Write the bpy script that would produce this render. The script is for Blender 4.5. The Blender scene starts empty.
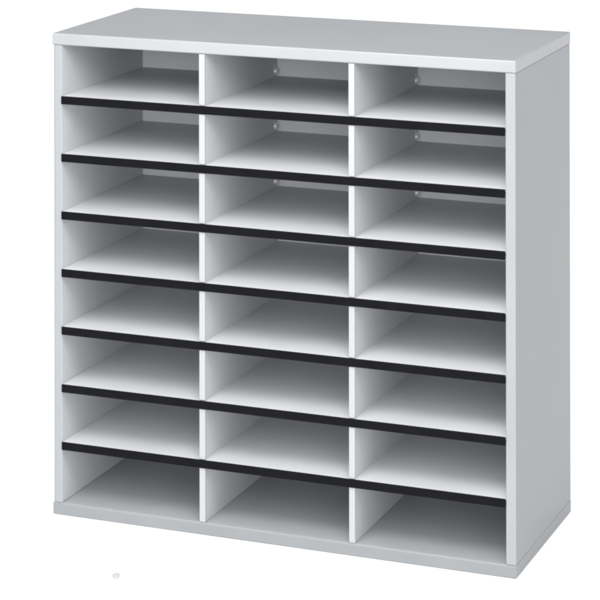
import bpy, bmesh, math, random
from mathutils import Vector

S = bpy.context.scene
COL = S.collection
R = math.radians

# ------------------------------------------------------------------ materials
def mat(name, rgb, rough=0.5, spec=0.5, mottle=0.04, scale=9.0, bump=0.02, bump_scale=900.0, stretch=(1, 1, 1)):
    m = bpy.data.materials.new(name)
    m.use_nodes = True
    nt = m.node_tree
    N, L = nt.nodes, nt.links
    p = N['Principled BSDF']
    p.inputs['Roughness'].default_value = rough
    p.inputs['Specular IOR Level'].default_value = spec
    tc = N.new('ShaderNodeTexCoord')
    mp = N.new('ShaderNodeMapping')
    mp.inputs['Scale'].default_value = stretch
    L.new(tc.outputs['Object'], mp.inputs['Vector'])
    n1 = N.new('ShaderNodeTexNoise')
    n1.inputs['Scale'].default_value = scale
    n1.inputs['Detail'].default_value = 5
    L.new(mp.outputs['Vector'], n1.inputs['Vector'])
    r = N.new('ShaderNodeMapRange')
    r.inputs['From Min'].default_value = 0.3
    r.inputs['From Max'].default_value = 0.7
    r.inputs['To Min'].default_value = 1 - mottle
    r.inputs['To Max'].default_value = 1 + mottle
    L.new(n1.outputs['Fac'], r.inputs['Value'])
    v = N.new('ShaderNodeVectorMath')
    v.operation = 'SCALE'
    v.inputs[0].default_value = rgb
    L.new(r.outputs['Result'], v.inputs['Scale'])
    L.new(v.outputs['Vector'], p.inputs['Base Color'])
    r2 = N.new('ShaderNodeMapRange')
    r2.inputs['From Min'].default_value = 0.3
    r2.inputs['From Max'].default_value = 0.7
    r2.inputs['To Min'].default_value = rough - 0.05
    r2.inputs['To Max'].default_value = rough + 0.05
    L.new(n1.outputs['Fac'], r2.inputs['Value'])
    L.new(r2.outputs['Result'], p.inputs['Roughness'])
    if bump:
        n2 = N.new('ShaderNodeTexNoise')
        n2.inputs['Scale'].default_value = bump_scale
        n2.inputs['Detail'].default_value = 2
        L.new(tc.outputs['Object'], n2.inputs['Vector'])
        b = N.new('ShaderNodeBump')
        b.inputs['Strength'].default_value = bump
        b.inputs['Distance'].default_value = 0.001
        L.new(n2.outputs['Fac'], b.inputs['Height'])
        L.new(b.outputs['Normal'], p.inputs['Normal'])
    return m

M_SHELL = mat('grey_laminate', (0.236, 0.244, 0.254), 0.42, 0.35, mottle=0.06, scale=6)
M_EDGE = mat('pale_edge_band', (0.285, 0.293, 0.304), 0.4, 0.4, mottle=0.03)
M_TOPEDGE = mat('pale_top_edge_band', (0.305, 0.312, 0.323), 0.4, 0.4, mottle=0.03)
M_BASE = mat('grey_base_laminate', (0.222, 0.230, 0.239), 0.42, 0.35)
M_DECK = mat('grey_deck_board', (0.33, 0.342, 0.35), 0.5, 0.3)
M_SHELF = mat('pale_hardboard', (0.545, 0.555, 0.565), 0.55, 0.2, mottle=0.03)
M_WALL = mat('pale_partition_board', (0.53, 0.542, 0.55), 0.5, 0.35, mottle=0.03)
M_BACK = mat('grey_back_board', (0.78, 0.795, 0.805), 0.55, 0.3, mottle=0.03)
M_WHITE = mat('white_divider_edge', (0.37, 0.376, 0.387), 0.35, 0.5, mottle=0.01)
M_BLACK = mat('black_plastic', (0.0045, 0.0045, 0.006), 0.40, 0.08, mottle=0.15, scale=30)
M_METAL = mat('zinc_fastener', (0.85, 0.85, 0.86), 0.3, 0.8, mottle=0.05)
M_METAL.node_tree.nodes['Principled BSDF'].inputs['Metallic'].default_value = 0.3
M_FLOOR = mat('white_studio_surface', (0.93, 0.93, 0.93), 0.9, 0.0, mottle=0.004, scale=1.5, bump=0)
M_SPECK = mat('pale_grey_speck', (0.47, 0.47, 0.47), 0.9, 0.1, mottle=0.1, scale=200)

# ------------------------------------------------------------------ geometry
def box(bm, a, b, bev=0.0, seg=3, mi=0, big=None, bigr=0.0):
    """axis aligned box a..b; every edge rounded by bev, edges chosen by big(mid) by bigr first"""
    t = bmesh.new()
    vs = [t.verts.new((x, y, z)) for z in (a[2], b[2]) for y in (a[1], b[1]) for x in (a[0], b[0])]
    for f in ((0, 2, 3, 1), (4, 5, 7, 6), (0, 1, 5, 4), (2, 6, 7, 3), (0, 4, 6, 2), (1, 3, 7, 5)):
        t.faces.new([vs[i] for i in f])
    t.normal_update()
    if big:
        es = [e for e in t.edges if big((e.verts[0].co + e.verts[1].co) / 2)]
        bmesh.ops.bevel(t, geom=es, offset=bigr, segments=6, profile=0.5, affect='EDGES')
        t.normal_update()
        es = [e for e in t.edges if len(e.link_faces) == 2 and e.calc_face_angle() > R(60)]
    else:
        es = list(t.edges)
    if bev:
        bmesh.ops.bevel(t, geom=es, offset=bev, segments=seg, profile=0.5, affect='EDGES')
    for f in t.faces:
        f.material_index = mi
    me = bpy.data.meshes.new('t')
    t.to_mesh(me); t.free()
    bm.from_mesh(me)
    bpy.data.meshes.remove(me)

def link(name, bm, mats, parent=None, loc=(0, 0, 0)):
    me = bpy.data.meshes.new(name)
    bm.normal_update()
    for f in bm.faces:
        f.smooth = True
    bm.to_mesh(me); bm.free()
    for m in (mats if isinstance(mats, (list, tuple)) else [mats]):
        me.materials.append(m)
    o = bpy.data.objects.new(name, me)
    COL.objects.link(o)
    o.parent = parent
    o.location = loc
    w = o.modifiers.new('normals', 'WEIGHTED_NORMAL')
    w.keep_sharp = True
    w.weight = 80
    return o

W, D, H = 0.737, 0.296, 0.737
TP = 0.0180          # top and bottom panel thickness
TS = 0.0150          # side panel thickness
DIV = [(0.2451, 0.2539), (0.4838, 0.4923)]
ZS = [0.6412 - 0.0882 * k for k in range(7)]    # tops of the seven shelves

cab = bpy.data.objects.new('literature_organizer', None)
COL.objects.link(cab)
cab['label'] = 'grey laminate pigeonhole cabinet with 24 open compartments and black shelf edges'
cab['category'] = 'pigeonhole cabinet'

bm = bmesh.new()
box(bm, (-0.0006, -0.0010, H - TP), (W + 0.0006, D, H), 0.0008, 2,
    big=lambda c: c.z > H - 1e-4 or c.z < H - TP + 1e-4 and c.y < 0.001, bigr=0.0022)
top = link('top_panel', bm, [M_SHELL, M_TOPEDGE], cab)
for p in top.data.polygons:
    if (p.center.z < H - 0.0004) and (p.normal.y < -0.3 or p.normal.x > 0.3):
        p.material_index = 1
top['label'] = 'grey top panel with a pale rounded front edge'

bm = bmesh.new()
box(bm, (0.0, -0.0006, 0.0), (W + 0.0001, D - 0.0003, TP), 0.0008, 2,
    big=lambda c: c.z > TP - 1e-4 and c.y < 0.001, bigr=0.003)
base = link('bottom_panel', bm, [M_SHELL, M_BASE, M_DECK], cab)
for p in base.data.polygons:
    if p.normal.y < -0.8 and p.center.y < 0.004:
        p.material_index = 1
    if p.normal.z > 0.8:
        p.material_index = 2

G = 0.0002
bm = bmesh.new()
box(bm, (0, 0, TP + G), (TS, D - 0.001, H - TP - G), 0.0008, 2,
    big=lambda c: c.y < 0.001 and c.x < 0.001, bigr=0.0055)
left = link('side_panel', bm, [M_SHELL, M_EDGE, M_WALL], cab)
bm = bmesh.new()
box(bm, (W - TS, 0, TP + G), (W, D - 0.001, H - TP - G), 0.0012, 3)
right = link('side_panel', bm, [M_SHELL, M_EDGE, M_WALL], cab)
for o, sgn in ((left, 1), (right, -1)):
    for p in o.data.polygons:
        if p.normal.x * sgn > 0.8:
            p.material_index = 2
        elif p.center.y < 0.006 and p.normal.y < -0.35:
            p.material_index = 1

bm = bmesh.new()
box(bm, (TS + G, D - 0.005, TP + G), (W - TS - G, D - 0.0015, H - TP - G), 0.0004, 1)
link('back_panel', bm, M_BACK, cab)

# two full height dividers, notched in front so that the black strips run across them
for x0, x1 in DIV:
    bm = bmesh.new()
    box(bm, (x0, 0.0030, TP + G), (x1, D - 0.0054, H - TP - G), 0.0004, 1)
    # white cap on the front edge between two strips
    edges = [H - TP - G] + [z for z in ZS]
    zt = H - TP - 0.0006
    spans = []
    for z in ZS:
        spans.append((z + 0.0002, zt))
        zt = z - 0.0129
    spans.append((TP + 0.0006, zt))
    d = link('divider', bm, M_WALL, cab)
    bm = bmesh.new()
    for a, b in spans:
        box(bm, (x0 - 0.0004, 0.0004, a), (x1 + 0.0004, 0.0036, b), 0.0005, 2)
    c = link('edge_cap', bm, M_WHITE, d)
    c['label'] = 'white front edge of the divider'

# seven shelves, each with its black front strip
for z in ZS:
    bm = bmesh.new()
    box(bm, (TS + G, 0.0012, z - 0.0045), (W - TS - G, D - 0.0054, z - 0.0006), 0.0006, 2)
    s = link('shelf', bm, M_SHELF, cab)
    bm = bmesh.new()
    box(bm, (TS + 0.0001, -0.0022, z - 0.0125), (W - TS - 0.0001, 0.0006, z), 0.0013, 4)
    box(bm, (TS + 0.0001, 0.0005, z - 0.0066), (W - TS - 0.0001, 0.0080, z - 0.0048), 0.0004, 1)
    e = link('edge_strip', bm, M_BLACK, s)
    e['label'] = 'black plastic strip along the shelf front'

# small metal fasteners where divider, back and upper shelves meet
def fastener():
    bm = bmesh.new()
    n = 14
    rings = [(0.0, 0.0058), (0.0030, 0.0058), (0.0046, 0.0046), (0.0052, 0.0022)]
    prev = None
    for x, r in rings:
        vs = [bm.verts.new((x, r * math.cos(2 * math.pi * i / n), r * math.sin(2 * math.pi * i / n))) for i in range(n)]
        if prev:
            for i in range(n):
                bm.faces.new((prev[i], prev[(i + 1) % n], vs[(i + 1) % n], vs[i]))
        prev = vs
    bm.faces.new(prev)
    box(bm, (0.0001, -0.0012, 0.0), (0.0010, 0.0012, 0.0120), 0.0003, 1)
    return bm
first = None
for (x0, x1) in DIV:
    for z in ZS[:3]:
        loc = (x1 + 0.0001, D - 0.0160, z + 0.0085)
        if first is None:
            o = first = link('fastener', fastener(), M_METAL, cab, loc)
        else:
            o = first.copy()
            COL.objects.link(o)
            o.parent = cab
            o.location = loc
        o.rotation_euler.x = R(20)

# tiny made-up speck standing in for a leftover mark on the white surface
random.seed(4)
bm = bmesh.new()
bmesh.ops.create_icosphere(bm, subdivisions=3, radius=1)
for v in bm.verts:
    k = 1 + 0.07 * math.sin(3 * v.co.x + 1) + 0.03 * math.sin(5 * v.co.y + 3 * v.co.x)
    v.co = Vector((v.co.x * 0.0062 * k, v.co.y * 0.0100 * k, max(v.co.z, -0.6) * 0.0010 * k + 0.0007))
sp = link('stand_in_speck', bm, M_SPECK, None, (0.2012, -0.1963, 0.0002))
sp.rotation_euler.z = 0.375
sp['label'] = 'tiny pale grey made-up speck for a leftover mark on the white surface in front of the cabinet'
sp['category'] = 'stand_in_speck'

# white seamless studio surface
bm = bmesh.new()
vs = [bm.verts.new(c) for c in ((-40, -30, 0), (40, -30, 0), (40, 60, 0), (-40, 60, 0))]
bm.faces.new(vs)
fl = link('floor', bm, M_FLOOR, None, (0, 0, -0.0005))
fl['kind'] = 'structure'

# ------------------------------------------------------------------ light
w = bpy.data.worlds.new('World')
S.world = w
w.use_nodes = True
bg = w.node_tree.nodes['Background']
bg.inputs['Color'].default_value = (0.97, 0.985, 1.0, 1)
bg.inputs['Strength'].default_value = 0.76

def sun(name, az, el, strength, ang, col=(1, 1, 1)):
    l = bpy.data.lights.new(name, 'SUN')
    l.energy = strength; l.angle = R(ang); l.color = col
    o = bpy.data.objects.new(name, l)
    COL.objects.link(o)
    # az: degrees towards +x from the cabinet's front normal (-y)
    d = Vector((math.sin(R(az)) * math.cos(R(el)), -math.cos(R(az)) * math.cos(R(el)), math.sin(R(el))))
    o.rotation_euler = d.to_track_quat('Z', 'Y').to_euler()
    o.location = d * 4
sun('key_lamp', 16, 47, 0.76 * math.pi, 80, (1, 0.995, 0.985))
sun('fill_lamp', 17, 16, 0.44 * math.pi, 50)
al = bpy.data.lights.new('softbox', 'AREA')
al.shape = 'RECTANGLE'; al.size = 1.0; al.size_y = 0.5; al.energy = 9
ao = bpy.data.objects.new('softbox', al)
COL.objects.link(ao)
ao.location = (0.55, -0.75, 1.25)
ao.rotation_euler = (Vector((0.55, -0.75, 1.25)) - Vector((0.45, 0.0, 0.6))).to_track_quat('Z', 'Y').to_euler()

# ------------------------------------------------------------------ camera
cd = bpy.data.cameras.new('camera')
cam = bpy.data.objects.new('camera', cd)
COL.objects.link(cam)
S.camera = cam
cam.location = (1.7207, -3.3341, 1.3026)
cam.rotation_euler = (R(90), 0, 0.3749)
cd.sensor_width = 36
cd.lens = 36 * 2434.13 / 600
cd.shift_y = -(300 + 336.465) / 600
cd.clip_end = 300
cam.rotation_euler.rotate_axis('Z', -0.0016)

S.view_settings.view_transform = 'Standard'
S.view_settings.look = 'None'
S.view_settings.exposure = 0
S.view_settings.gamma = 1
S.render.resolution_x = 1024
S.render.resolution_y = 1024
S.render.engine = 'CYCLES'
S.cycles.filter_width = 2.2
S.cycles.max_bounces = 10
S.cycles.diffuse_bounces = 8
